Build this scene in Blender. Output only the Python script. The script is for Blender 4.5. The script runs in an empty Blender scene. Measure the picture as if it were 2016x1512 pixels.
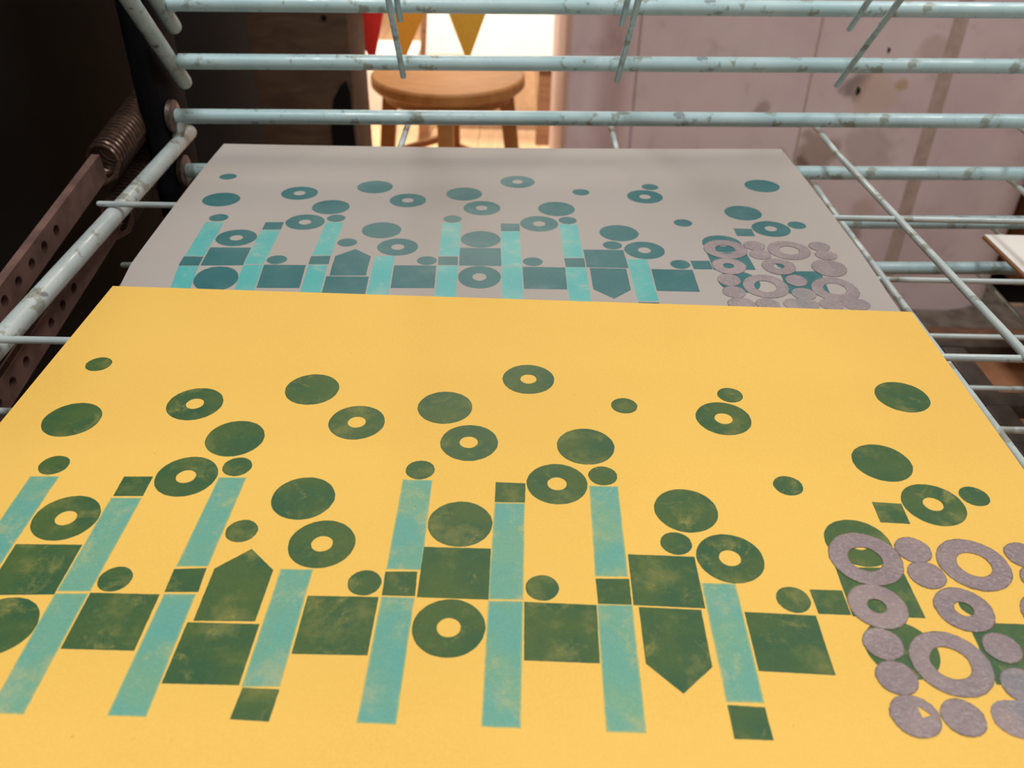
import bpy, bmesh, math, random
from mathutils import Vector, Matrix
from mathutils.geometry import delaunay_2d_cdt
random.seed(7)
C = bpy.context.scene.collection
U = 0.2            # one rack unit in metres (camera stands one unit above the shelf)
Z0 = 0.85          # height of the shelf holding the prints above the floor

def lin(c):
    return tuple(((v/255)/12.92 if v/255 <= .04045 else ((v/255+.055)/1.055)**2.4) for v in c)

# ---------------------------------------------------------------- materials
class NT:
    def __init__(s, name):
        s.m = bpy.data.materials.new(name); s.m.use_nodes = True
        s.t = s.m.node_tree; s.b = s.t.nodes['Principled BSDF']
        s.co = s.t.nodes.new('ShaderNodeTexCoord').outputs['Object']
    def put(s, sock, v):
        if isinstance(v, bpy.types.NodeSocket): s.t.links.new(v, sock)
        else:
            if sock.type == 'RGBA' and len(v) == 3: v = (*v, 1)
            sock.default_value = v
    def mapping(s, scale=(1,1,1), rot=(0,0,0), loc=(0,0,0)):
        m = s.t.nodes.new('ShaderNodeMapping')
        s.put(m.inputs['Vector'], s.co); m.inputs['Scale'].default_value = scale
        m.inputs['Rotation'].default_value = rot; m.inputs['Location'].default_value = loc
        return m.outputs[0]
    def noise(s, scale, detail=3, rough=.5, vec=None, dist=0):
        nd = s.t.nodes.new('ShaderNodeTexNoise')
        s.put(nd.inputs['Vector'], vec if vec is not None else s.co)
        nd.inputs['Scale'].default_value = scale; nd.inputs['Detail'].default_value = detail
        nd.inputs['Roughness'].default_value = rough; nd.inputs['Distortion'].default_value = dist
        return nd.outputs[0]
    def ramp(s, v, a, b, lo=0., hi=1.):
        nd = s.t.nodes.new('ShaderNodeMapRange'); nd.interpolation_type = 'SMOOTHSTEP'
        s.put(nd.inputs[0], v)
        for i, q in enumerate((a, b, lo, hi)): nd.inputs[i+1].default_value = q
        return nd.outputs[0]
    def mix(s, f, a, b):
        nd = s.t.nodes.new('ShaderNodeMix'); nd.data_type = 'RGBA'
        s.put(nd.inputs[0], f); s.put(nd.inputs[6], a); s.put(nd.inputs[7], b)
        return nd.outputs[2]
    def math(s, op, a, b=0.):
        nd = s.t.nodes.new('ShaderNodeMath'); nd.operation = op
        s.put(nd.inputs[0], a); s.put(nd.inputs[1], b)
        return nd.outputs[0]
    def bump(s, h, strength, dist=.001):
        nd = s.t.nodes.new('ShaderNodeBump'); nd.inputs['Strength'].default_value = strength
        nd.inputs['Distance'].default_value = dist; s.put(nd.inputs['Height'], h)
        s.put(s.b.inputs['Normal'], nd.outputs[0])
    def done(s, col, rough=.6, metal=0., spec=.5):
        s.put(s.b.inputs['Base Color'], col); s.put(s.b.inputs['Roughness'], rough)
        s.b.inputs['Metallic'].default_value = metal
        s.b.inputs['Specular IOR Level'].default_value = spec
        return s.m

def plain(name, rgb, rough=.6, var=.12, scale=30, metal=0., spec=.5):
    t = NT(name); c = lin(rgb)
    d = tuple(v*(1-var) for v in c); l = tuple(min(1, v*(1+var)) for v in c)
    return t.done(t.mix(t.ramp(t.noise(scale, 4), .3, .7), d, l), rough, metal, spec)

def paper(name, rgb):
    t = NT(name); c = lin(rgb)
    fib = t.ramp(t.noise(1400, 3, .7), .3, .75); cloud = t.ramp(t.noise(14, 2), .3, .7)
    col = t.mix(fib, tuple(v*.955 for v in c), tuple(min(1, v*1.02) for v in c))
    col = t.mix(t.math('MULTIPLY', cloud, .5), col, tuple(min(1, v*k) for v, k in zip(c, (1.01, 1.03, 1.09))))
    speck = t.ramp(t.noise(520, 1, .5), .80, .84)
    col = t.mix(t.math('MULTIPLY', speck, .45), col, tuple(v*.45 for v in c))
    t.bump(t.noise(900, 3), .12, .0004)
    return t.done(col, .72, 0, .3)

def ink(name, a, b, under, lo, hi, amount, fleck=.55, rough=.5):
    """letterpress ink: two tones of ink, worn where the paper shows through"""
    t = NT(name)
    n1 = t.noise(38, 3, .6); n2 = t.noise(75, 5, .75, dist=.6); n3 = t.noise(900, 2, .6)
    col = t.mix(t.ramp(n1, .32, .68), lin(a), lin(b))
    col = t.mix(t.math('MULTIPLY', t.ramp(t.noise(55, 4, .65, vec=t.mapping(loc=(4, 2, 0))), .5, .72), amount*.55), col, lin(under))
    wear = t.math('MULTIPLY', t.ramp(n2, lo, hi), amount)
    col = t.mix(wear, col, lin(under))
    fl = t.math('MULTIPLY', t.ramp(n3, .60, .72), t.ramp(n2, lo-.08, hi-.04))
    col = t.mix(t.math('MULTIPLY', fl, fleck), col, lin(under))
    g = t.ramp(t.noise(1800, 2), .3, .7, .93, 1.05)
    hs = t.t.nodes.new('ShaderNodeHueSaturation'); t.put(hs.inputs['Color'], col); t.put(hs.inputs['Value'], g)
    return t.done(hs.outputs[0], rough, 0, .35)

def gloss_ink(name, a, b, c):
    t = NT(name)
    col = t.mix(t.ramp(t.noise(30, 4, .6, dist=.8), .38, .66), lin(a), lin(b))
    col = t.mix(t.math('MULTIPLY', t.ramp(t.noise(17, 3, .6), .57, .72), .75), col, lin(c))
    col = t.mix(t.math('MULTIPLY', t.ramp(t.noise(700, 3, .7), .5, .7), .25), col, lin((205, 196, 196)))
    t.bump(t.noise(620, 3, .6), .9, .0008)
    return t.done(col, t.ramp(t.noise(60, 2), .4, .65, .30, .5), 0, .6)

def paint(name, base, light, chips=True):
    """old gloss paint with ink stains and chips"""
    t = NT(name)
    col = t.mix(t.ramp(t.noise(40, 3), .3, .7), lin(base), lin(light))
    s1 = t.math('MULTIPLY', t.ramp(t.noise(70, 4, .65), .57, .64), .6)
    col = t.mix(s1, col, lin((120, 116, 84)))
    s2 = t.math('MULTIPLY', t.ramp(t.noise(75, 3, .6, vec=t.mapping(loc=(3, 1, 7))), .66, .71), .55)
    col = t.mix(s2, col, lin((84, 78, 92)))
    if chips:
        ch = t.ramp(t.noise(110, 5, .7, vec=t.mapping(loc=(9, 4, 2))), .60, .615)
        col = t.mix(t.math('MULTIPLY', ch, .8), col, lin((74, 58, 48)))
    t.bump(t.noise(260, 3), .15, .0006)
    return t.done(col, t.ramp(t.noise(90, 3), .3, .7, .24, .46), 0, .5)

def wood(name, a, b, scale=6, rough=.55, rot=(0,0,0), stretch=(1, 12, 12), plank=None):
    t = NT(name); v = t.mapping(scale=stretch, rot=rot)
    n = t.noise(scale, 4, .6, vec=v, dist=.8)
    col = t.mix(t.ramp(n, .3, .7), lin(a), lin(b))
    if plank:
        br = t.t.nodes.new('ShaderNodeTexBrick'); t.put(br.inputs['Vector'], t.mapping(rot=plank))
        br.inputs['Scale'].default_value = 1; br.inputs['Brick Width'].default_value = 1.3
        br.inputs['Row Height'].default_value = .11; br.inputs['Mortar Size'].default_value = .0025
        br.inputs['Color1'].default_value = (1, 1, 1, 1); br.inputs['Color2'].default_value = (.8, .8, .8, 1)
        br.inputs['Mortar'].default_value = (.35, .3, .25, 1)
        mm = t.t.nodes.new('ShaderNodeMix'); mm.data_type = 'RGBA'; mm.blend_type = 'MULTIPLY'
        mm.inputs[0].default_value = .8; t.put(mm.inputs[6], col); t.put(mm.inputs[7], br.outputs[0]); col = mm.outputs[2]
    t.bump(n, .1, .001)
    return t.done(col, rough)

def lilac():
    """painted concrete with stains; the wall object's origin is at its foot centre (x .67)"""
    t = NT('lilac painted concrete')
    a, b = (224, 208, 212), (212, 194, 199)
    col = t.mix(t.ramp(t.noise(3.5, 4, .6), .35, .65), lin(a), lin(b))
    col = t.mix(t.math('MULTIPLY', t.ramp(t.noise(14, 5, .7), .55, .75), .3), col, lin((142, 122, 114)))
    # (x, z, radius, colour, strength) of stains on the flat face
    for x, z, r, c, k in ((.715, .545, .035, (104, 92, 92), .7), (.762, .53, .055, (206, 184, 166), .6),
                          (.815, .545, .014, (186, 158, 116), .7), (.665, .40, .05, (146, 126, 110), .65),
                          (.64, .372, .022, (100, 84, 68), .7), (.78, .405, .07, (158, 142, 136), .4),
                          (.86, .62, .035, (168, 150, 136), .45), (.80, .27, .03, (186, 166, 150), .5),
                          (.79, .20, .03, (120, 104, 94), .6), (.775, .165, .022, (88, 74, 66), .7),
                          (.53, .49, .02, (150, 132, 124), .6)):
        d = t.t.nodes.new('ShaderNodeVectorMath'); d.operation = 'DISTANCE'
        wob = t.t.nodes.new('ShaderNodeVectorMath'); wob.operation = 'ADD'
        nz = t.t.nodes.new('ShaderNodeTexNoise'); t.put(nz.inputs['Vector'], t.co); nz.inputs['Scale'].default_value = 22
        sc = t.t.nodes.new('ShaderNodeVectorMath'); sc.operation = 'SCALE'; t.put(sc.inputs[0], nz.outputs[1]); sc.inputs['Scale'].default_value = r*1.6
        t.put(wob.inputs[0], t.co); t.put(wob.inputs[1], sc.outputs[0])
        fl = t.t.nodes.new('ShaderNodeVectorMath'); fl.operation = 'MULTIPLY'; t.put(fl.inputs[0], wob.outputs[0]); fl.inputs[1].default_value = (1, 0, 1)
        t.put(d.inputs[0], fl.outputs[0]); d.inputs[1].default_value = (x+r*.8, 0, z+r*.8)
        m = t.math('MULTIPLY', t.ramp(d.outputs['Value'], r*1.15, r*.5), k)
        col = t.mix(m, col, lin(c))
    t.bump(t.noise(35, 4), .15, .002)
    return t.done(col, .5)

# ---------------------------------------------------------------- mesh helpers
def finish(name, bm, mat, parent=None, smooth=True, origin=None, angle=40):
    """link a world-space bmesh as one object whose origin sits at its base"""
    me = bpy.data.meshes.new(name)
    bmesh.ops.recalc_face_normals(bm, faces=bm.faces)
    co = [v.co.copy() for v in bm.verts]
    if origin is None:
        origin = Vector(((min(c.x for c in co)+max(c.x for c in co))/2, (min(c.y for c in co)+max(c.y for c in co))/2, min(c.z for c in co)))
    origin = Vector(origin)
    bmesh.ops.translate(bm, verts=bm.verts, vec=-origin)
    if smooth:
        for f in bm.faces: f.smooth = True
        for e in bm.edges:
            if len(e.link_faces) == 2 and e.calc_face_angle(0) > math.radians(angle): e.smooth = False
    bm.to_mesh(me); bm.free()
    o = bpy.data.objects.new(name, me); C.objects.link(o)
    for m in (mat if isinstance(mat, (list, tuple)) else [mat]): me.materials.append(m)
    o.location = origin
    if parent is not None:
        o.parent = parent; o.location = origin - world(parent)
    return o
def world(o):
    p = Vector(o.location)
    while o.parent is not None: o = o.parent; p += Vector(o.location)
    return p
def empty(name, loc):
    o = bpy.data.objects.new(name, None); C.objects.link(o); o.location = loc; o.empty_display_size = .05
    return o
def tag(o, label=None, cat=None, group=None, kind=None):
    if label: o['label'] = label
    if cat: o['category'] = cat
    if group: o['group'] = group
    if kind: o['kind'] = kind
    return o
def tube(bm, pts, r, seg=14, caps=True, round_end=False, closed=False):
    pts = [Vector(p) for p in pts]; rs = r if isinstance(r, (list, tuple)) else [r]*len(pts)
    if round_end:
        for end in (0, -1):
            a, b = (pts[0], pts[1]) if end == 0 else (pts[-1], pts[-2])
            d = (a-b).normalized(); rr = rs[end]
            ext = [(a+d*rr*math.sin(k*math.pi/2/4), rr*max(.05, math.cos(k*math.pi/2/4))) for k in range(1, 5)]
            if end == 0: pts = [e[0] for e in reversed(ext)]+pts; rs = [e[1] for e in reversed(ext)]+rs
            else: pts = pts+[e[0] for e in ext]; rs = rs+[e[1] for e in ext]
    rings = []; prev = None
    for i, p in enumerate(pts):
        if i == 0: d = pts[1]-pts[0]
        elif i == len(pts)-1: d = pts[-1]-pts[-2]
        else: d = pts[i+1]-pts[i-1]
        d.normalize()
        if prev is None:
            n = d.orthogonal().normalized()
        else:
            n = (prev-d*prev.dot(d)); n = n.normalized() if n.length > 1e-9 else d.orthogonal().normalized()
        prev = n; b = d.cross(n)
        rings.append([bm.verts.new(p+(n*math.cos(a)+b*math.sin(a))*rs[i]) for a in (k*2*math.pi/seg for k in range(seg))])
    for a, b in zip(rings, rings[1:]):
        for k in range(seg): bm.faces.new((a[k], a[(k+1) % seg], b[(k+1) % seg], b[k]))
    if caps:
        bm.faces.new(rings[0][::-1]); bm.faces.new(rings[-1])
def box(bm, x0, x1, y0, y1, z0, z1, bev=0., M=None):
    r = bmesh.ops.create_cube(bm, size=1)
    vs = r['verts']
    for v in vs: v.co = Vector(((x0+x1)/2+v.co.x*(x1-x0), (y0+y1)/2+v.co.y*(y1-y0), (z0+z1)/2+v.co.z*(z1-z0)))
    if bev:
        es = list({e for v in vs for e in v.link_edges})
        rr = bmesh.ops.bevel(bm, geom=es, offset=bev, segments=3, affect='EDGES', profile=.5)
        vs = rr['verts']
    if M is not None:
        for v in {v for v in vs}: v.co = M @ v.co
    return vs
def extrude_poly(bm, pts2, z0, z1, place=lambda x, y, z: (x, y, z)):
    """vertical prism over a plan outline"""
    n = len(pts2)
    a = [bm.verts.new(place(x, y, z0)) for x, y in pts2]; b = [bm.verts.new(place(x, y, z1)) for x, y in pts2]
    for k in range(n): bm.faces.new((a[k], a[(k+1) % n], b[(k+1) % n], b[k]))
    bm.faces.new(a[::-1]); bm.faces.new(b)
def circle(cx, cy, r, n=72, wob=0.):
    ph = random.random()*6
    return [(cx+(r+wob*(math.sin(7*a+ph)+math.sin(17*a+2*ph)*.7+random.uniform(-1, 1)))*math.cos(a),
             cy+(r+wob*(math.sin(5*a+ph)+math.sin(19*a+3*ph)*.7+random.uniform(-1, 1)))*math.sin(a)) for a in (k*2*math.pi/n for k in range(n))]
def rough_poly(pts, wob, step=.006, inset=0.):
    cx = sum(p[0] for p in pts)/len(pts); cy = sum(p[1] for p in pts)/len(pts)
    P = []
    n = len(pts)
    if inset:                                  # inset every edge by a fixed distance
        area = sum(pts[i][0]*pts[(i+1) % n][1]-pts[(i+1) % n][0]*pts[i][1] for i in range(n))
        sg = 1 if area > 0 else -1; L = []
        for i in range(n):
            (x0, y0), (x1, y1) = pts[i], pts[(i+1) % n]; l = math.hypot(x1-x0, y1-y0)
            nx, ny = -(y1-y0)/l*sg, (x1-x0)/l*sg
            L.append((x0+nx*inset, y0+ny*inset, (x1-x0)/l, (y1-y0)/l))
        q = []
        for i in range(n):
            x0, y0, dx, dy = L[i-1]; x1, y1, ex, ey = L[i]
            t = ((x1-x0)*ey-(y1-y0)*ex)/(dx*ey-dy*ex); q.append((x0+dx*t, y0+dy*t))
        pts = q
    for i in range(n):
        (x0, y0), (x1, y1) = pts[i], pts[(i+1) % n]
        m = max(1, int(math.hypot(x1-x0, y1-y0)/step))
        for k in range(m):
            t = k/m; w = wob*.4 if k == 0 else wob
            P.append((x0+(x1-x0)*t+random.uniform(-w, w), y0+(y1-y0)*t+random.uniform(-w, w)))
    return P
KEY, FAR, SPOT, EXPO = 22.3, 70., 300., 0.
DISCS=[
(-0.8614,1.5012,0.0261),
(-0.7298,1.0434,0.0533,-0.7295,1.0424,0.0169),
(-0.3516,1.1028,0.0535),
(-0.4344,1.0208,0.0258),
(-0.2994,0.9957,0.0533,-0.2990,0.9955,0.0171),
(-0.5979,0.9124,0.0254),
(-0.7286,0.8193,0.0534),
(-0.8350,1.3099,0.0535),
(-0.6192,1.3680,0.0536,-0.6193,1.3683,0.0170),
(-0.4016,1.4259,0.0536),
(-0.2948,1.3188,0.0533,-0.2949,1.3192,0.0170),
(-0.5118,1.2624,0.0535),
(-0.8088,1.1756,0.0260),
(-0.4854,1.1812,0.0257),
(-0.5668,1.1528,0.0534,-0.5672,1.1519,0.0170),
(0.0336,1.4779,0.0533,0.0338,1.4778,0.0165),
(-0.2186,0.9150,0.0256),
(-0.0843,0.8326,0.0531,-0.0844,0.8326,0.0173),
(0.0523,0.9120,0.0256),
(-0.1304,1.3731,0.0535),
(-0.0773,1.2637,0.0535,-0.0781,1.2643,0.0169),
(0.2227,1.3907,0.0259),
(0.1388,1.2597,0.0533),
(-0.1602,1.1826,0.0258),
(0.0823,1.1529,0.0534,0.0824,1.1526,0.0169),
(0.1642,1.1766,0.0257),
(-0.0810,1.0481,0.0534),
(0.4406,1.4346,0.0256),
(0.3519,0.9820,0.0534,0.3516,0.9819,0.0171),
(0.4310,0.8985,0.0256),
(0.4122,1.3553,0.0534,0.4123,1.3542,0.0172),
(0.7907,1.4409,0.0534),
(0.6775,1.2293,0.0532),
(0.4888,1.1598,0.0258),
(0.7282,1.1181,0.0532,0.7278,1.1190,0.0167),
(0.8083,1.1418,0.0254),
(0.2986,1.0913,0.0536),
(0.2705,1.0123,0.0255),
(0.5625,0.8102,0.0518),
(0.5681,1.0226,0.0535,0.5681,1.0226,0.0165),
(0.7005,0.8935,0.0214),
]
DARKS=[
[(-0.8339,0.9253),(-0.7846,0.9251),(-0.7834,0.8753),(-0.8330,0.8737)],
[(-0.6745,1.1486),(-0.6242,1.1502),(-0.6236,1.0993),(-0.6737,1.0978)],
[(-0.5155,0.9352),(-0.4665,0.9387),(-0.4644,0.8898),(-0.5148,0.8885)],
[(-0.3537,0.7246),(-0.3036,0.7230),(-0.3059,0.6741),(-0.3574,0.6763)],
[(-0.7823,0.9812),(-0.6774,0.9829),(-0.6761,0.8793),(-0.7797,0.8754)],
[(-0.6242,0.8845),(-0.5201,0.8839),(-0.5203,0.7809),(-0.6236,0.7817)],
[(-0.4079,0.9811),(-0.3630,0.9371),(-0.3654,0.8368),(-0.4550,0.8355),(-0.4544,0.9376)],
[(-0.4625,0.8327),(-0.3578,0.8322),(-0.3594,0.7281),(-0.4640,0.7284)],
[(-0.2995,0.8872),(-0.1934,0.8873),(-0.1943,0.7810),(-0.3006,0.7811)],
[(-0.1901,0.9387),(-0.1406,0.9400),(-0.1390,0.8902),(-0.1890,0.8904)],
[(-0.1356,0.9933),(-0.0284,0.9924),(-0.0288,0.8863),(-0.1362,0.8883)],
[(-0.0251,1.1539),(0.0271,1.1521),(0.0261,1.1022),(-0.0253,1.1019)],
[(0.1347,0.9328),(0.1869,0.9338),(0.1855,0.8822),(0.1351,0.8827)],
[(0.0248,0.8838),(0.1327,0.8803),(0.1303,0.7753),(0.0244,0.7778)],
[(0.1899,0.9860),(0.2955,0.9834),(0.2948,0.8777),(0.1880,0.8815)],
[(0.1954,0.8784),(0.2880,0.8749),(0.2863,0.7731),(0.2394,0.7287),(0.1941,0.7765)],
[(0.2953,0.7130),(0.3450,0.7105),(0.3451,0.6617),(0.2946,0.6626)],
[(0.3516,0.8731),(0.4568,0.8685),(0.4549,0.7635),(0.3495,0.7681)],
[(0.4607,0.9194),(0.5106,0.9190),(0.5100,0.8708),(0.4613,0.8718)],
[(0.6233,1.1220),(0.6730,1.1185),(0.6705,1.0687),(0.6210,1.0711)],
[(0.5143,0.9671),(0.6191,0.9683),(0.6192,0.8678),(0.5113,0.8684)],
[(0.6776,0.8622),(0.7833,0.8597),(0.7750,0.7513),(0.6721,0.7534)],
]
LIGHTS=[
[(-0.8365,1.1445),(-0.7861,1.1462),(-0.7847,0.9284),(-0.8329,0.9268)],
[(-0.8326,0.8723),(-0.7840,0.8738),(-0.7774,0.6910),(-0.8256,0.6896)],
[(-0.6760,1.0936),(-0.6233,1.0952),(-0.6253,0.8870),(-0.6749,0.8857)],
[(-0.6759,0.8819),(-0.6263,0.8832),(-0.6255,0.6774),(-0.6732,0.6775)],
[(-0.5098,1.1514),(-0.4611,1.1529),(-0.4652,0.9417),(-0.5146,0.9403)],
[(-0.5143,0.8853),(-0.4664,0.8860),(-0.4662,0.6772),(-0.5175,0.6778)],
[(-0.3526,0.9397),(-0.3020,0.9403),(-0.3038,0.7271),(-0.3556,0.7253)],
[(-0.1882,1.1556),(-0.1361,1.1558),(-0.1347,0.9433),(-0.1895,0.9435)],
[(-0.1895,0.8884),(-0.1391,0.8878),(-0.1410,0.6734),(-0.1928,0.6749)],
[(-0.0257,1.1006),(0.0261,1.1009),(0.0236,0.8872),(-0.0292,0.8873)],
[(-0.0291,0.8843),(0.0233,0.8852),(0.0205,0.6716),(-0.0313,0.6726)],
[(0.1381,1.1495),(0.1891,1.1490),(0.1857,0.9373),(0.1343,0.9375)],
[(0.1331,0.8812),(0.1866,0.8817),(0.1827,0.6680),(0.1304,0.6690)],
[(0.2970,0.9282),(0.3499,0.9284),(0.3461,0.7168),(0.2947,0.7173)],
]
GLOSS=[
(0.5687,0.9865,0.0575,0.5675,0.9852,0.0262),
(0.6520,1.0078,0.0287),
(0.6535,0.9538,0.0289),
(0.5549,0.8886,0.0436,0.5535,0.8885,0.0136),
(0.7372,0.9783,0.0561,0.7377,0.9779,0.0261),
(0.6829,0.8855,0.0430,0.6828,0.8860,0.0137),
(0.8254,1.0008,0.0281),
(0.8269,0.9487,0.0286),
(0.8109,0.8768,0.0442),
(0.5390,0.8186,0.0287),
(0.5382,0.7614,0.0286),
(0.6235,0.7869,0.0560,0.6227,0.7874,0.0274),
(0.7082,0.8158,0.0271),
(0.7081,0.7517,0.0300),
(0.7926,0.7717,0.0580,0.7933,0.7761,0.0277),
(0.5413,0.7012,0.0328),
(0.6045,0.7006,0.0288),
]# ---------------------------------------------------------------- material set
M = {}
M['yellow'] = paper('yellow paper', (243, 199, 98))
M['grey'] = paper('warm grey paper', (175, 169, 163))
M['y_dark'] = ink('green ink on yellow', (78, 104, 56), (54, 94, 62), (166, 160, 84), .54, .78, .6)
M['y_edge'] = ink('green ink edge', (66, 98, 56), (58, 96, 66), (150, 150, 76), .6, .8, .3)
M['y_light'] = ink('aqua ink on yellow', (102, 170, 158), (120, 172, 142), (196, 190, 126), .52, .82, .75)
M['y_ledge'] = ink('aqua ink edge', (158, 182, 128), (140, 178, 140), (214, 190, 110), .45, .7, .7)
M['g_dark'] = ink('teal ink on grey', (48, 108, 114), (60, 116, 119), (130, 156, 152), .60, .82, .3, .3)
M['g_edge'] = ink('teal ink edge', (58, 106, 110), (62, 108, 110), (110, 140, 136), .6, .8, .3, .3)
M['g_light'] = ink('aqua ink on grey', (82, 176, 176), (98, 182, 178), (164, 186, 176), .5, .75, .7, .3)
M['g_ledge'] = ink('aqua ink edge on grey', (96, 172, 170), (120, 180, 174), (164, 186, 176), .5, .75, .5, .3)
M['y_gloss'] = gloss_ink('lilac gloss ink', (138, 124, 128), (156, 139, 138), (104, 122, 134))
M['g_gloss'] = gloss_ink('lilac gloss ink on grey', (140, 131, 135), (160, 148, 150), (108, 128, 130))
M['y_grim'] = gloss_ink('dark rim of the gloss ink', (112, 100, 92), (130, 116, 104), (92, 98, 96))
M['g_grim'] = gloss_ink('grey rim of the gloss ink', (122, 114, 120), (138, 128, 134), (96, 112, 114))
M['teal'] = paint('teal gloss paint', (176, 210, 217), (192, 222, 227), chips=False)
M['teal_worn'] = paint('chipped pale teal paint', (168, 190, 190), (184, 202, 201), chips=True)
M['pale'] = paint('pale grey teal paint', (178, 194, 194), (196, 208, 208), chips=False)
M['wire'] = paint('pale wire paint', (176, 194, 196), (200, 212, 212), chips=False)
M['navy'] = plain('navy painted steel', (13, 13, 18), .65, .3, 60, 0, .1)
M['black'] = plain('black painted board', (7, 7, 8), .8, .35, 20, 0, .2)
M['soot'] = plain('dark stained wood', (11, 9, 8), .75, .35, 18, 0, .25)
M['washer'] = plain('rusty steel washer', (132, 118, 112), .35, .35, 300, .8)
M['spring'] = plain('oily brown steel', (100, 80, 70), .32, .35, 200, .75)
M['bar'] = plain('dull galvanised strip', (128, 100, 92), .5, .25, 60, .35)
M['brown'] = wood('dark brown plywood', (66, 50, 38), (88, 68, 52), 5, .6, (0, .8, 0), (3, 3, 12))
M['stool'] = wood('pale beech', (178, 126, 72), (198, 148, 90), 7, .45, (0, 0, 0), (2, 12, 2))
M['floor'] = wood('oak floor boards', (222, 180, 140), (238, 200, 160), 5, .5, (0, 0, 0), (8, 1.2, 1), plank=(0, 0, math.pi/2))
M['easel'] = wood('brown stained pine', (110, 74, 46), (134, 92, 58), 7, .5)
M['orange_wood'] = wood('orange brown wood', (124, 78, 42), (150, 98, 54), 4, .5, (0, 0, 0), (10, 10, 1))
M['white'] = plain('white card', (246, 242, 236), .6, .02, 20)
M['plaster'] = plain('cream painted plaster', (214, 204, 192), .8, .03, 8)
M['ceil'] = plain('white ceiling paint', (226, 222, 214), .9, .02, 8)
M['red'] = plain('red felt', (236, 52, 46), .9, .08, 200)
M['orange'] = plain('orange felt', (255, 172, 58), .9, .06, 200)
M['ochre'] = plain('ochre felt', (240, 184, 66), .9, .06, 200)
M['cord'] = plain('cotton cord', (210, 200, 180), .9, .1, 200)
M['lilac'] = lilac()
M['filler'] = plain('grey brown joint filler', (182, 163, 156), .6, .12, 30)
M['mat'] = plain('brown floor in shade', (122, 88, 66), .9, .25, 40)  # shaded floor colour: the shade under the rack is painted in
M['shade_edge'] = plain('dusty grey brown floor in shade', (112, 103, 94), .9, .3, 25)  # dusty floor strip by the pier, its shade painted into the colour
M['hole'] = plain('dark bolt hole', (24, 20, 20), .9, .2, 100)
M['steel_dark'] = plain('dark greasy steel', (88, 82, 76), .45, .3, 60, .2)
def meshboard():
    t = NT('perforated brown hardboard')
    v = t.t.nodes.new('ShaderNodeTexVoronoi'); t.put(v.inputs['Vector'], t.co); v.inputs['Scale'].default_value = 420; v.inputs['Randomness'].default_value = 0.
    k = t.ramp(v.outputs['Distance'], .30, .36)
    col = t.mix(k, lin((104, 66, 46)), t.mix(t.ramp(t.noise(12, 4), .35, .65), lin((206, 146, 104)), lin((174, 120, 86))))
    return t.done(col, .7)
M['hardboard'] = meshboard()

# ---------------------------------------------------------------- the two prints
def u2w(x, y, z): return Vector((x*U, y*U, Z0+z*U))
def gzf(a, b):                                     # how the grey sheet bows over the wires
    v = b-1.2
    z = .00082-.00158*a-.00976*v+.00613*a*a+.00705*a*v-.0104*v*v-.02884*v**3
    s = min(1, max(0, (.90-b)/.14)); s = s*s*(3-2*s)
    z = z*(1-s)-.004*s
    if b < .76: z = -.004
    return z
GT, GX, GY = .041859, .032792, 1.097233
def place_yellow(a, b, dz=0.):
    return u2w(a, b, dz)
def place_grey(a, b, dz=0.):
    return u2w(math.cos(GT)*a-math.sin(GT)*b+GX, math.sin(GT)*a+math.cos(GT)*b+GY, gzf(a, b)+dz)

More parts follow.
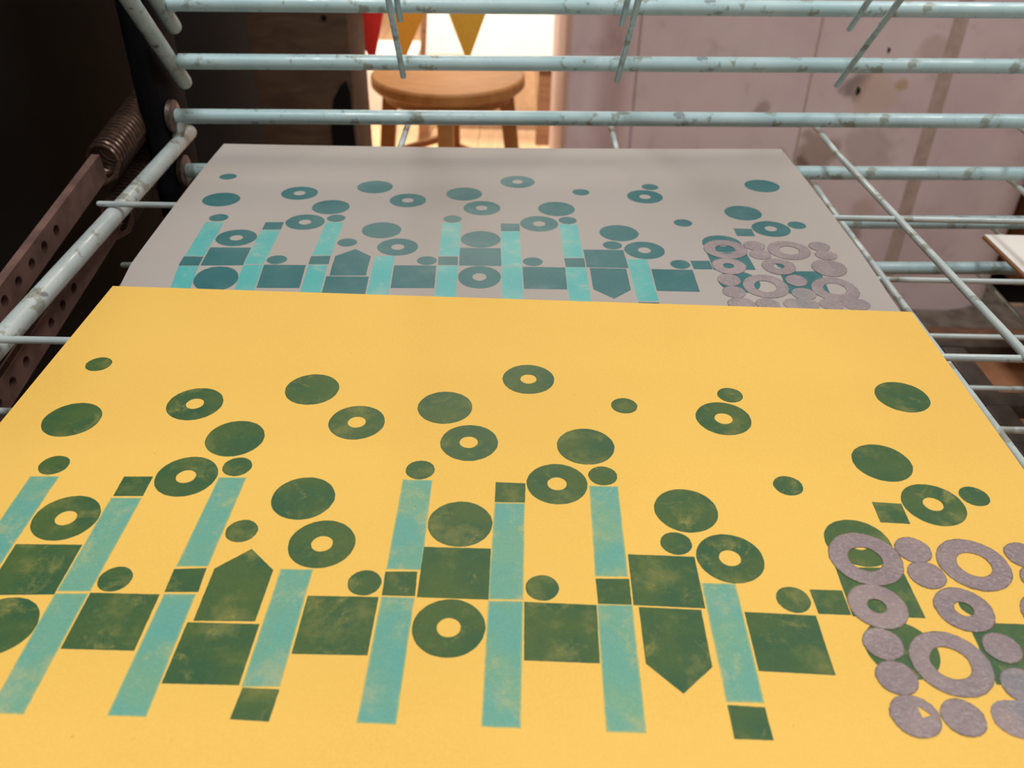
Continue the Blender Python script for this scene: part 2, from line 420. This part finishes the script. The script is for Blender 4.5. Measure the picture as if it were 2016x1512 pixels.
def cdt_object(name, outline, shapes, place, mats, dz=0., thick=.0014, grid=.06, parent=None, keep=None):
    """one sheet: triangulate the outline with every printed shape embedded; shapes = [(points, slot, priority)]"""
    V, F = [], []
    def add(pts):
        if sum(pts[i-1][0]*pts[i][1]-pts[i][0]*pts[i-1][1] for i in range(len(pts))) < 0: pts = pts[::-1]
        i0 = len(V); V.extend(Vector(p) for p in pts); F.append(list(range(i0, len(V))))
    if outline: add(outline)
    for pts, slot, pr in shapes: add(pts)
    if outline:
        xs = [p[0] for p in outline]; ys = [p[1] for p in outline]
        x = min(xs)+grid
        while x < max(xs)-.03:
            y = min(ys)+grid
            while y < max(ys)-.03: V.append(Vector((x+.0003*random.random(), y+.0003*random.random()))); y += grid
            x += grid
    vo, eo, fo, ov, oe, of = delaunay_2d_cdt(V, [], F, 1, 1e-6)
    bm = bmesh.new(); bv = [bm.verts.new(place(p.x, p.y, dz)) for p in vo]
    k0 = 1 if outline else 0
    for f, orig in zip(fo, of):
        slot, best = 0, -1
        for o in orig:
            if outline and o == 0: continue
            if shapes[o-k0][2] > best: best = shapes[o-k0][2]; slot = shapes[o-k0][1]
        if outline and 0 not in orig: continue
        if not outline and (best < 0 or slot < 0): continue
        try: nf = bm.faces.new([bv[i] for i in f])
        except ValueError: continue
        nf.material_index = slot
    loose = [v for v in bm.verts if not v.link_faces]
    bmesh.ops.delete(bm, geom=loose, context='VERTS')
    for f in bm.faces:
        f.normal_update()
        if f.normal.z < 0: f.normal_flip()
    # underside and cut edge, with vertices of their own so the top shades flat
    top = list(bm.faces); rim = [e for e in bm.edges if len(e.link_faces) == 1]; dn = Vector((0, 0, -thick*U)); low = {}
    for v in list(bm.verts): low[v] = bm.verts.new(v.co+dn)
    for f in top:
        nf = bm.faces.new([low[v] for v in reversed(f.verts)]); nf.material_index = 0
    for e in rim:
        f = e.link_faces[0]; vs = [l.vert for l in f.loops]
        a_, b_ = e.verts
        if vs[(vs.index(a_)+1) % len(vs)] != b_: a_, b_ = b_, a_
        q = [bm.verts.new(c) for c in (b_.co, a_.co, a_.co+dn, b_.co+dn)]
        nf = bm.faces.new(q); nf.material_index = f.material_index
    me = bpy.data.meshes.new(name); 
    cx = sum(v.co.x for v in bm.verts)/len(bm.verts); cy = sum(v.co.y for v in bm.verts)/len(bm.verts); cz = min(v.co.z for v in bm.verts)
    org = Vector((cx, cy, cz)); bmesh.ops.translate(bm, verts=bm.verts, vec=-org)
    for f in bm.faces: f.smooth = bool(outline)
    bm.to_mesh(me); bm.free()
    for m in mats: me.materials.append(m)
    o = bpy.data.objects.new(name, me); C.objects.link(o)
    o.location = org if parent is None else org-world(parent)
    if parent is not None: o.parent = parent
    return o

def design(w):
    S = []; E = .0016
    for d in DISCS:
        S.append((circle(d[0], d[1], d[2], 84, w), 2, 3)); S.append((circle(d[0], d[1], d[2]-E, 84, w*.5), 1, 4))
        if len(d) == 6: S.append((circle(d[3], d[4], d[5], 40, w*.7), 0, 6))
    for p in DARKS:
        S.append((rough_poly(p, w), 2, 3)); S.append((rough_poly(p, w*.5, inset=E), 1, 4))
    for p in LIGHTS:
        S.append((rough_poly(p, w), 4, 1)); S.append((rough_poly(p, w, inset=.0022), 3, 2))
    return S
def gloss(w):
    S = []
    for d in GLOSS:
        S.append((circle(d[0], d[1], d[2], 72, w), 1, 1)); S.append((circle(d[0], d[1], d[2]-.0016, 72, w), 0, 2))
        if len(d) == 6: S.append((circle(d[3], d[4], d[5]+.0014, 44, w), 1, 3)); S.append((circle(d[3], d[4], d[5], 44, w*.6), -1, 4))
    # bottom row: one run-together pair and two single discs on the right
    S.append((circle(.672, .700, .0288, 60, w), 0, 1)); S.append((circle(.700, .700, .0288, 60, w), 0, 1))
    S.append((rough_poly([(.672, .6715), (.700, .6715), (.700, .7285), (.672, .7285)], w*.5), 0, 1))
    S.append((circle(.7585, .7005, .029, 60, w), 0, 1)); S.append((circle(.815, .7005, .029, 60, w), 0, 1))
    S.append((circle(.826, .7005, .027, 60, w), 0, 1))
    return S
def torn(w):                                       # the patch of bare paper in the bottom left gloss disc
    return (rough_poly([(.5500, .7180), (.5640, .7030), (.5500, .6985)], w), -1, 6)

Y_OUT = rough_poly([(-.9656, 1.8416), (.9403, 1.7935), (.917, .40), (-.962, .44)], 0, .1)
G_OUT = rough_poly([(-.9592, 1.8443), (.9562, 1.8045), (.905, .415), (-.948, .45)], 0, .1)
g_sheet = cdt_object('letterpress_print', G_OUT, design(.00022), place_grey, [M['grey'], M['g_dark'], M['g_edge'], M['g_light'], M['g_ledge']], dz=0)
tag(g_sheet, 'warm grey sheet printed with dark teal discs and aqua bars, lying behind the yellow one', 'print', 'letterpress prints on the drying rack')
gg = cdt_object('gloss_ink', None, gloss(.0003), lambda a, b, d: place_grey(a, b, d), [M['g_gloss'], M['g_grim']], dz=.0012, thick=.0011, parent=g_sheet)
tag(gg, 'shiny lilac rings and discs on grey paper')
y_sheet = cdt_object('letterpress_print', Y_OUT, design(.00022), place_yellow, [M['yellow'], M['y_dark'], M['y_edge'], M['y_light'], M['y_ledge']], dz=0)
tag(y_sheet, 'yellow sheet printed with green discs and aqua bars, nearest on the rack', 'print', 'letterpress prints on the drying rack')
yg = cdt_object('gloss_ink', None, gloss(.0004)+[torn(.0003)], place_yellow, [M['y_gloss'], M['y_grim']], dz=.0012, thick=.0011, parent=y_sheet)
tag(yg, 'shiny lilac rings and discs on yellow paper')

# ---------------------------------------------------------------- drying rack
HY = 3.13                                           # hinge line
rack = empty('drying_rack', (.6*U, 1.6*U, 0))
tag(rack, 'pale teal wire drying rack with two shelves swung up at the back', 'rack')
WX = (-.40, .352, 1.125, 1.915, 2.69)
def shelf(k, ang):
    zc = Z0/U + (.187*k if k > 0 else .2*k)
    a = math.radians(ang); hz = zc+.026
    hy = HY if k <= 0 else HY-.01
    R = Matrix.Translation((0, hy*U, hz*U)) @ Matrix.Rotation(-a, 4, 'X') @ Matrix.Scale(U, 4)
    P = lambda x, y, z: R @ Vector((x, y, z))       # shelf-local: y<0 towards the front, z from the hinge axis
    sk = lambda x: .045*(x-.35) if k <= 0 else .055*(x-.35)+.03
    ca, sa = math.cos(a), math.sin(a)
    def H(x, dz=0.):                                # point of the hinge rod, skewed in the horizontal plane
        return P(x, sk(x)*ca, sk(x)*sa+dz)
    bm = bmesh.new()
    x0 = -1.29 if k <= 0 else -1.165
    tube(bm, [H(x0), H(3.5)], .0258*U, 20)
    xs = (-1.215, -1.145) if k == 0 else ((-1.185, -1.125) if k < 0 else (-1.192, -1.15))
    zs = -.091 if k <= 0 else -.045
    sh = finish('shelf', bm, M['teal'], rack)
    for (xa, xb_, yb_) in ((xs[0], xs[1], (.10+sk(-1.2) if k <= 0 else .082)), (3.30, 3.30, (.08+sk(3.3) if k <= 0 else .082))):
        b = bmesh.new(); tube(b, [P(xa, yb_, zs), P(xb_, -2.75, zs)], .027*U, 18, round_end=True)
        if k <= 0: tube(b, [P(xa, sk(xa)-.012, zs*.75), P(xa+.02, sk(xa)-.004, zs*.25)], .019*U, 10, round_end=True)
        else: tube(b, [P(xa+.012, .0, zs*.7), P(xa+.028, .01, zs*.3)], .02*U, 10, round_end=True)
        finish('side_rod', b, M['teal_worn'] if k > 0 else M['pale'], sh)
    b = bmesh.new(); tube(b, [P(xs[1]-.02, -2.72, -.05), P(3.32, -2.72, -.05)], .0258*U, 14); finish('front_rod', b, M['teal'], sh)
    for x in WX:
        b = bmesh.new(); yb = sk(x)+.02 if k <= 0 else .034; zw = -.039-.0; zb = -.056 if k <= 0 else -.034
        pre = [P(x-.004+(.02 if k < 0 else 0), sk(x)+.10, -.051)] if k <= 0 else []
        tube(b, pre+[P(x-.004+(.02 if k < 0 else 0), yb-(.20 if k <= 0 else 0), zb), P(x+(.043 if k >= 0 else .018), -2.72, zw)], .0105*U, 12, round_end=True)
        w = finish('wire', b, M['wire'] if k <= 0 else M['teal'], sh); 
    for y in (-.722, -1.487, -2.25):
        b = bmesh.new(); yy = HY+y
        tube(b, [P(-1.232 if k >= 0 else -1.208, y-.006, -.056), P(3.33, y+.006, -.056)], .0088*U, 12, round_end=True)
        finish('wire', b, M['wire'] if k <= 0 else M['teal'], sh)
    return sh
for k, ang in ((0, 0), (-1, 0), (-2, 0), (-3, 0), (1, 45), (2, 45)): shelf(k, ang)
# posts carrying the hinges, with a deep dark side plate behind
for x0, x1, s in ((-1.315, -1.235, 1), (3.42, 3.50, -1)):
    b = bmesh.new(); box(b, x0*U, x1*U, 2.985*U, 3.27*U, 0, 1.46, .0055)
    finish('post', b, M['navy'], rack)
    b = bmesh.new(); xa, xb = ((x1-.075)*U, (x1-.03)*U) if s > 0 else ((x0+.03)*U, (x0+.075)*U)
    box(b, xa, xb, 3.272*U, 4.27*U, .15, 1.42, .001)
    finish('side_plate', b, M['black'], rack)
    b = bmesh.new(); box(b, x0*U, x1*U, .35*U, .55*U, 0, .70, .0055); finish('leg', b, M['navy'], rack)
for k in (0, -1, -2, -3):
    b = bmesh.new(); zc = Z0+.2*k*U+.026*U; x = -1.222
    yw = HY+.045*(x-.35)
    tube(b, [((x-.012)*U, yw*U, zc), ((x-.008)*U, yw*U, zc), ((x+.008)*U, yw*U, zc), ((x+.012)*U, yw*U, zc)], [.050*U, .056*U, .056*U, .050*U], 36)
    finish('washer', b, M['washer'], rack)
# springs hooked to perforated strips
for k in (0, -1):
    z_at = lambda y: -.02+.19*k-.145*(2.76-y)
    xb = -1.352
    pts = []; n = 24*14; y0, y1 = 2.73, 3.26
    for i in range(n+1):
        t = i/n; a = t*24*2*math.pi; y = y0+(y1-y0)*t; zz = z_at(y)
        pts.append(u2w(xb+.052*math.cos(a), y, zz+.052*math.sin(a)))
    b = bmesh.new(); tube(b, pts, .0082*U, 7)
    hook = [u2w(xb+.052, 2.73, z_at(2.73)), u2w(xb+.04, 2.705, z_at(2.7)-.035), u2w(xb+.004, 2.69, z_at(2.69)-.052), u2w(xb-.014, 2.66, z_at(2.66)-.03), u2w(xb-.012, 2.64, z_at(2.64)), u2w(xb+.008, 2.63, z_at(2.63)+.01)]
    tube(b, hook, .0082*U, 7)
    tube(b, [u2w(xb+.052, 3.26, z_at(3.26)), u2w(-1.31, 3.262, z_at(3.26))], .0082*U, 7)
    sp = finish('spring', b, M['spring'], rack)
    # strip: outline in (y, z) with round holes, thick in x
    sl = math.atan(.145); L = 2.25
    ycs = [2.70-.08*i for i in range(27)]
    shapes = [(circle(.04+.085*i, 0, .0175, 20), -1, 2) for i in range(4, 26)]
    out = [(0, -.043), (L, -.043), (L, .043), (0, .043)]
    V, F = [], []
    for pts2 in [out]+[s[0] for s in shapes]:
        i0 = len(V); V.extend(Vector(p) for p in pts2); F.append(list(range(i0, len(V))))
    vo, eo, fo, _, _, of = delaunay_2d_cdt(V, [], F, 1, 1e-6)
    b = bmesh.new(); y_s, z_s = 2.70, z_at(2.70)
    def pl(p, dx): return u2w(xb+dx, y_s-p.x*math.cos(sl)-p.y*math.sin(sl), z_s-p.x*math.sin(sl)+p.y*math.cos(sl))
    A = [b.verts.new(pl(p, .013)) for p in vo]; B = [b.verts.new(pl(p, -.013)) for p in vo]
    cnt = {}
    for f, o in zip(fo, of):
        if len(o) != 1 or o[0] != 0: continue
        b.faces.new([A[i] for i in f]); b.faces.new([B[i] for i in f][::-1])
        for i in range(3):
            e = (f[i], f[(i+1) % 3]); cnt[e] = 1
    for (i, j) in cnt:
        if (j, i) not in cnt: b.faces.new((A[j], A[i], B[i], B[j]))
    bmesh.ops.delete(b, geom=[v for v in b.verts if not v.link_faces], context='VERTS')
    finish('perforated_strip', b, M['bar'], rack)
# base of the rack: dark steel frame round a perforated hardboard panel
b = bmesh.new(); zb = -.87
for (xa, xc, ya, yc) in ((-1.2, 3.4, 3.02, 3.12), (-1.2, 3.4, 2.61, 2.70), (-1.2, 3.4, 2.38, 2.41), (-1.2, 3.4, 1.9, 1.98), (-1.2, 3.4, .5, .6)):
    box(b, xa*U, xc*U, ya*U, yc*U, Z0+(zb-.03)*U, Z0+(zb+.03)*U, .001)
for xa in (-1.2, -.3, .55, 1.75, 2.5, 3.3): box(b, xa*U, (xa+.09)*U, .6*U, 3.02*U, Z0+(zb-.028)*U, Z0+(zb+.028)*U, .001)
finish('base_frame', b, M['steel_dark'], rack)
b = bmesh.new(); box(b, -1.18*U, 3.38*U, .52*U, 3.0*U, Z0+(zb-.05)*U, Z0+(zb-.03)*U)
finish('base_panel', b, M['hardboard'], rack)

# white sheet on the shelf two below
b = bmesh.new(); zs = -.4+.003
box(b, 1.825*U, 3.25*U, 2.2*U, 3.125*U, Z0+(zs)*U, Z0+(zs+.004)*U)
ws = finish('paper_sheet', b, M['white'])
tag(ws, 'plain white sheet on a brown board, lying on a lower shelf at the right', 'paper')
b = bmesh.new(); box(b, 1.816*U, 3.25*U, 2.2*U, 3.12*U, Z0+(zs-.010)*U, Z0+(zs-.0005)*U)
finish('backing_board', b, M['orange_wood'], ws)

# ---------------------------------------------------------------- dark cabinet on the left
cab = empty('cabinet', (-.62, .25, 0))
tag(cab, 'nearly black wooden cabinet close beside the left end of the rack', 'cabinet')
b = bmesh.new(); box(b, -.90, -.345, -.35, .80, .03, 1.75, .004); finish('body', b, M['soot'], cab)
b = bmesh.new(); box(b, -.345, -.338, -.33, .78, .06, .60, .002); finish('panel', b, M['soot'], cab)
b = bmesh.new(); box(b, -.345, -.338, -.33, .78, .64, 1.70, .002); finish('panel', b, M['soot'], cab)
b = bmesh.new(); box(b, -.88, -.36, -.33, .78, 0, .03); finish('plinth', b, M['soot'], cab)

# brown plywood cabinet behind the rack
c2 = empty('storage_cabinet', (-.97, 1.4, 0))
tag(c2, 'dark brown plywood cabinet standing behind the rack, left of the stool', 'cabinet')
b = bmesh.new()
box(b, -1.7, -.2515, 1.34, 1.48, 0, 1.5, .002); finish('carcass', b, M['brown'], c2)
def oncab(pts, y, mat, name, dep):
    b = bmesh.new(); extrude_poly(b, [(p[0], p[1]) for p in pts], y-dep, y, lambda x, y_, z: (x, z, y_)); return finish(name, b, mat, c2, smooth=False)
oncab([(-.292, .54), (-.290, .62), (-.282, .655), (-.270, .675), (-.261, .683), (-.256, .665), (-.254, .54)], 1.341, M['black'], 'finger_hole', .003)
for kx, kz in ((-.285, .772), (-.375, .63)):
    b = bmesh.new(); tube(b, [(kx, 1.339, kz), (kx, 1.3405, kz)], .004, 12); finish('screw', b, M['black'], c2)

# ---------------------------------------------------------------- stool
st = empty('stool', (-.165, 2.09, 0))
tag(st, 'round wooden stool with four splayed legs, seen behind the rack', 'stool')
SX, SY, SZ, SR = -.165, 2.092, .50, .181
def lathe(bm, prof, cx, cy, n=64):
    rings = [[bm.verts.new((cx+r*math.cos(a), cy+r*math.sin(a), z)) for a in (k*2*math.pi/n for k in range(n))] for r, z in prof]
    for a, c in zip(rings, rings[1:]):
        for k in range(n): bm.faces.new((a[k], a[(k+1) % n], c[(k+1) % n], c[k]))
    bm.faces.new(rings[0][::-1]); bm.faces.new(rings[-1])
b = bmesh.new(); lathe(b, [(SR-.03, SZ-.03), (SR-.006, SZ-.03), (SR, SZ-.024), (SR, SZ-.006), (SR-.005, SZ-.001), (SR-.02, SZ), (.06, SZ-.004), (.002, SZ-.005)], SX, SY)
finish('seat', b, M['stool'], st)
b = bmesh.new(); lathe(b, [(SR-.055, SZ-.055), (SR-.03, SZ-.055), (SR-.03, SZ-.03), (SR-.055, SZ-.03)], SX, SY, 48)
finish('apron', b, M['stool'], st)
feet = []
for a in (-87, 3, 93, 183):
    ar = math.radians(a+(-2)); c_, s_ = math.cos(ar), math.sin(ar)
    top = Vector((SX+.135*c_, SY+.135*s_, SZ-.03)); bot = Vector((SX+.19*c_, SY+.19*s_, 0))
    feet.append((top, bot)); b = bmesh.new()
    tube(b, [top, top.lerp(bot, .5), bot], [.025, .024, .018], 4)
    for e in list(b.edges): pass
    finish('leg', b, M['stool'], st, angle=30)
for i in range(4):
    t = .42 if i % 2 else .36
    p = feet[i][0].lerp(feet[i][1], t); q = feet[(i+1) % 4][0].lerp(feet[(i+1) % 4][1], t)
    b = bmesh.new(); tube(b, [p, q], .010, 10); finish('stretcher', b, M['stool'], st)

# ---------------------------------------------------------------- easel and white boards
ea = empty('easel', (-.1, 3.1, 0))
tag(ea, 'brown wooden easel standing beyond the stool and holding a white board', 'easel')
LY = lambda z: 3.06+.36*z
for xa, xb_ in ((.100, .136), (-.335, -.30)):
    b = bmesh.new()
    p0, p1 = Vector((xa, LY(0), 0)), Vector((xb_, LY(1.15), 1.15))
    w = .034 if xa > 0 else .018
    vs = [b.verts.new(p+Vector((dx*w, dy*.012, 0))) for p in (p0, p1) for dx, dy in ((-1, -1), (1, -1), (1, 1), (-1, 1))]
    for f in ((0, 1, 2, 3), (7, 6, 5, 4), (0, 4, 5, 1), (1, 5, 6, 2), (2, 6, 7, 3), (3, 7, 4, 0)): b.faces.new([vs[i] for i in f])
    finish('leg', b, M['easel'], ea, smooth=False)
b = bmesh.new(); tube(b, [(-.1, 3.48, 1.10), (-.1, 3.95, 0)], .016, 8); finish('rear_leg', b, M['easel'], ea)
b = bmesh.new(); box(b, -.33, .15, LY(1.05)-.012, LY(1.05)+.012, 1.03, 1.07); finish('cross_bar', b, M['easel'], ea)
b = bmesh.new()
def bd(x, z, off): return Vector((x, LY(z)-off, z))
vs = [b.verts.new(bd(x, z, o_)) for o_ in (.030, .018) for x, z in ((-.325, .245), (.1185, .245), (.150, .95), (-.29, .95))]
for f in ((0, 1, 2, 3), (7, 6, 5, 4), (0, 4, 5, 1), (1, 5, 6, 2), (2, 6, 7, 3), (3, 7, 4, 0)): b.faces.new([vs[i] for i in f])
wb = finish('display_board', b, M['white'], smooth=False)
tag(wb, 'large blank white board propped on the brown easel', 'board')
b = bmesh.new(); box(b, -.70, -.38, 3.38, 3.60, 0, .225, .004)
bx = finish('storage_box', b, M['white']); tag(bx, 'low white box on the floor behind the red and orange pennants', 'box')

# ---------------------------------------------------------------- bunting (each pennant hangs from one cord)
bun = empty('bunting', (-.1, 1.6, .9))
tag(bun, 'string of red, orange and ochre pennants hanging above the stool', 'bunting')
def line_y(x): return 1.70+.4*x
b = bmesh.new()
pts = [(x, line_y(x), .905-.02*math.sin(math.pi*(x+.55)/.95)) for x in [-.52+.05*i for i in range(19)]]
tube(b, pts, .0016, 8); finish('cord', b, M['cord'], bun)
def pennant(xl, xr, xt, zt, mat, lab):
    b = bmesh.new(); n = 14; top = .888; rows = []
    for i in range(n+1):
        t = i/n; z = top+(zt-top)*t; row = []
        for j in range(7):
            s = j/6; x = (xl+(xt-xl)*t)*(1-s)+(xr+(xt-xr)*t)*s
            bow = .010*math.sin(math.pi*s)*(1-t)+.008*math.sin(2.6*t)
            row.append(b.verts.new((x, line_y(x)-bow, z)))
        rows.append(row)
    for a, c in zip(rows, rows[1:]):
        for j in range(6): b.faces.new((a[j], a[j+1], c[j+1], c[j]))
    bmesh.ops.remove_doubles(b, verts=b.verts, dist=1e-5)
    r = bmesh.ops.solidify(b, geom=b.faces[:], thickness=.0012)
    tag(finish('pennant', b, mat, bun), lab)
pennant(-.37, -.195, -.258, .643, M['red'], 'red felt pennant')
pennant(-.262, -.088, -.2085, .640, M['orange'], 'orange felt pennant')
pennant(-.186, .006, -.0945, .632, M['ochre'], 'ochre felt pennant')
# ---------------------------------------------------------------- room
def struct(name, bm, mat, parent=None, smooth=False):
    o = finish(name, bm, mat, parent, smooth=smooth)
    if parent is None: o['kind'] = 'structure'
    return o
b = bmesh.new(); box(b, -2.6, 3.2, -2.2, 6.2, -.05, 0); struct('floor', b, M['floor'])
b = bmesh.new(); box(b, -2.6, 3.2, -2.2, 6.2, 2.7, 2.75); struct('ceiling', b, M['ceil'])
b = bmesh.new(); box(b, -2.65, -2.6, -2.2, 6.2, 0, 2.7); struct('wall_left', b, M['plaster'])
b = bmesh.new(); box(b, 3.2, 3.25, -2.2, 6.2, 0, 2.7); struct('wall_right', b, M['plaster'])
b = bmesh.new(); box(b, -2.6, 3.2, 6.2, 6.25, 0, 2.7); struct('wall_back', b, M['plaster'])
b = bmesh.new(); box(b, -2.6, 3.2, -2.25, -2.2, 0, 2.7); struct('wall_front', b, M['plaster'])
# lilac pier: flat board face, groove, rounded pilaster at its left, rounded right corner
PY = 1.885
prof = []
prof += [(.098, 2.6), (.098, 1.93)]
prof += [(.098+.016*(1-math.cos(a)), 1.93-.03*math.sin(a)) for a in (math.pi/2*k/6 for k in range(1, 7))]
prof += [(.116+.105*k/12, 1.900+.045*math.sin(math.pi*k/12)) for k in range(1, 12)]
prof += [(.222, 1.898), (.240, 1.889), (.2475, 1.888), (.2480, 1.893), (.2520, 1.893), (.2525, PY+.001), (.258, PY)]
prof += [(.62, PY), (.9, PY)]
RC = .17
prof += [(1.225-RC+RC*math.sin(a), PY+RC-RC*math.cos(a)) for a in (math.pi/2*k/14 for k in range(0, 15))]
prof += [(1.225, 2.6)]
b = bmesh.new(); extrude_poly(b, prof, 0, 2.7)
o = finish('wall_centre', b, M['lilac'], None, smooth=True, origin=(0, PY, 0), angle=35); o['kind'] = 'structure'
b = bmesh.new()
vs = []
box(b, .885, .916, PY-.0008, PY+.001, 0, 2.7); o2 = finish('trim_1', b, M['filler'], None, smooth=False); o2['kind'] = 'structure'
b = bmesh.new(); box(b, .617, .6215, PY-.0006, PY+.001, 0, 2.7); o3 = finish('trim_2', b, M['filler'], None, smooth=False); o3['kind'] = 'structure'
b = bmesh.new()
for x, z, r in ((.7665, .618, .0055), (.7215, .534, .0085)):
    tube(b, [(x, PY-.0004, z), (x+.001, PY+.001, z)], r, 14)
finish('bolt_hole', b, M['hole'], o)
mt = empty('floor_shade', (1.1, 1.35, 0)); tag(mt, 'dull brown layer painting the floor shade under the rack, in front of the lilac pier', 'mat')  # thin layer added to darken the floor where it lies in shade
b = bmesh.new(); box(b, .2, 2.2, .75, 1.80, .0, .006, .002); finish('shade_field', b, M['mat'], mt)
b = bmesh.new(); extrude_poly(b, [(.2, 1.80), (2.2, 1.80), (2.2, 1.915), (1.232, 1.915), (1.232, 2.04), (1.20, 1.96), (1.15, 1.91), (1.07, 1.882), (.2, 1.882)], 0, .007); finish('shade_edge', b, M['shade_edge'], mt)
# orange brown cupboard to the right of the pier
cu = empty('cupboard', (1.6, 2.1, 0)); tag(cu, 'orange brown wooden cupboard at the far right, beyond the lilac pier', 'cupboard')
b = bmesh.new(); box(b, 1.238, 2.3, 1.92, 2.5, .06, 1.1, .003); finish('body', b, M['orange_wood'], cu)
for xa, xb_ in ((1.245, 1.70), (1.71, 2.29)):
    b = bmesh.new(); box(b, xa, xb_, 1.902, 1.92, .08, 1.08, .002); d = finish('door', b, M['orange_wood'], cu)
    b = bmesh.new(); tube(b, [(xb_-.05, 1.902, .6), (xb_-.05, 1.885, .6)], .011, 14); finish('knob', b, M['steel_dark'], d)
b = bmesh.new(); box(b, 1.25, 2.28, 1.94, 2.48, 0, .06); finish('plinth', b, M['soot'], cu)

# ---------------------------------------------------------------- lights (ceiling fittings of the workshop, plus lamps added for the white board)
def fitting(x, y, sx, sy, power, col, lab, rz=0.):
    r = empty('ceiling_light', (x, y, 2.62)); tag(r, lab, 'ceiling light')
    b = bmesh.new(); box(b, x-sx/2-.02, x+sx/2+.02, y-sy/2-.02, y+sy/2+.02, 2.64, 2.70, .004); finish('housing', b, M['ceil'], r)
    L = bpy.data.lights.new('lamp', 'AREA'); L.shape = 'RECTANGLE'; L.size = sx; L.size_y = sy; L.energy = power; L.color = col
    l = bpy.data.objects.new('lamp', L); C.objects.link(l); l.parent = r; l.location = (0, 0, .012)
fitting(-.30, -.10, .25, 1.2, KEY, (1, .99, .97), 'long white ceiling light above the left half of the rack')
fitting(1.25, .62, .25, 1.2, KEY*1.05, (1, .99, .97), 'long white ceiling light above and right of the rack')
fitting(-.1, 3.5, 1.2, .9, FAR, (1, .84, .68), 'warm unseen ceiling light added above the easel to brighten the board and floor')  # added light, brightens the far floor and board
L = bpy.data.lights.new('added_spot', 'SPOT'); L.energy = SPOT; L.spot_size = math.radians(52); L.spot_blend = .5; L.color = (1, .9, .78); L.shadow_soft_size = .05  # added lamp that burns out the white board
l = bpy.data.objects.new('added_spot', L); C.objects.link(l); l.location = (-.3, 2.2, 2.55)
l.rotation_euler = (Vector((-.15, 3.2, .3))-Vector(l.location)).to_track_quat('-Z', 'Y').to_euler()
tag(l, 'warm unseen spotlight added to overexpose the white board', 'lamp')
w = bpy.data.worlds.new('World'); bpy.context.scene.world = w; w.use_nodes = True
w.node_tree.nodes['Background'].inputs[0].default_value = (.9, .85, .8, 1)
w.node_tree.nodes['Background'].inputs[1].default_value = .3

# ---------------------------------------------------------------- camera
pitch, roll = .600970688, .0201637
F = Vector((0, math.cos(pitch), -math.sin(pitch))); R_ = Vector((1, 0, 0)); U_ = R_.cross(F)
R2 = R_*math.cos(roll)+U_*math.sin(roll); U2 = -R_*math.sin(roll)+U_*math.cos(roll)
cam = bpy.data.cameras.new('camera'); co = bpy.data.objects.new('camera', cam); C.objects.link(co)
m = Matrix((R2, U2, -F)).transposed().to_4x4(); m.translation = (0, 0, Z0+U); co.matrix_world = m
cam.sensor_width = 36; cam.lens = 1704.74/2016*36; cam.clip_start = .01
cam.dof.use_dof = True; cam.dof.focus_distance = .36; cam.dof.aperture_fstop = 17
sc = bpy.context.scene; sc.camera = co
sc.view_settings.view_transform = 'Standard'; sc.view_settings.look = 'None'
sc.view_settings.gamma = 1; sc.view_settings.use_curve_mapping = False
sc.view_settings.exposure = EXPO
sc.cycles.max_bounces = 6
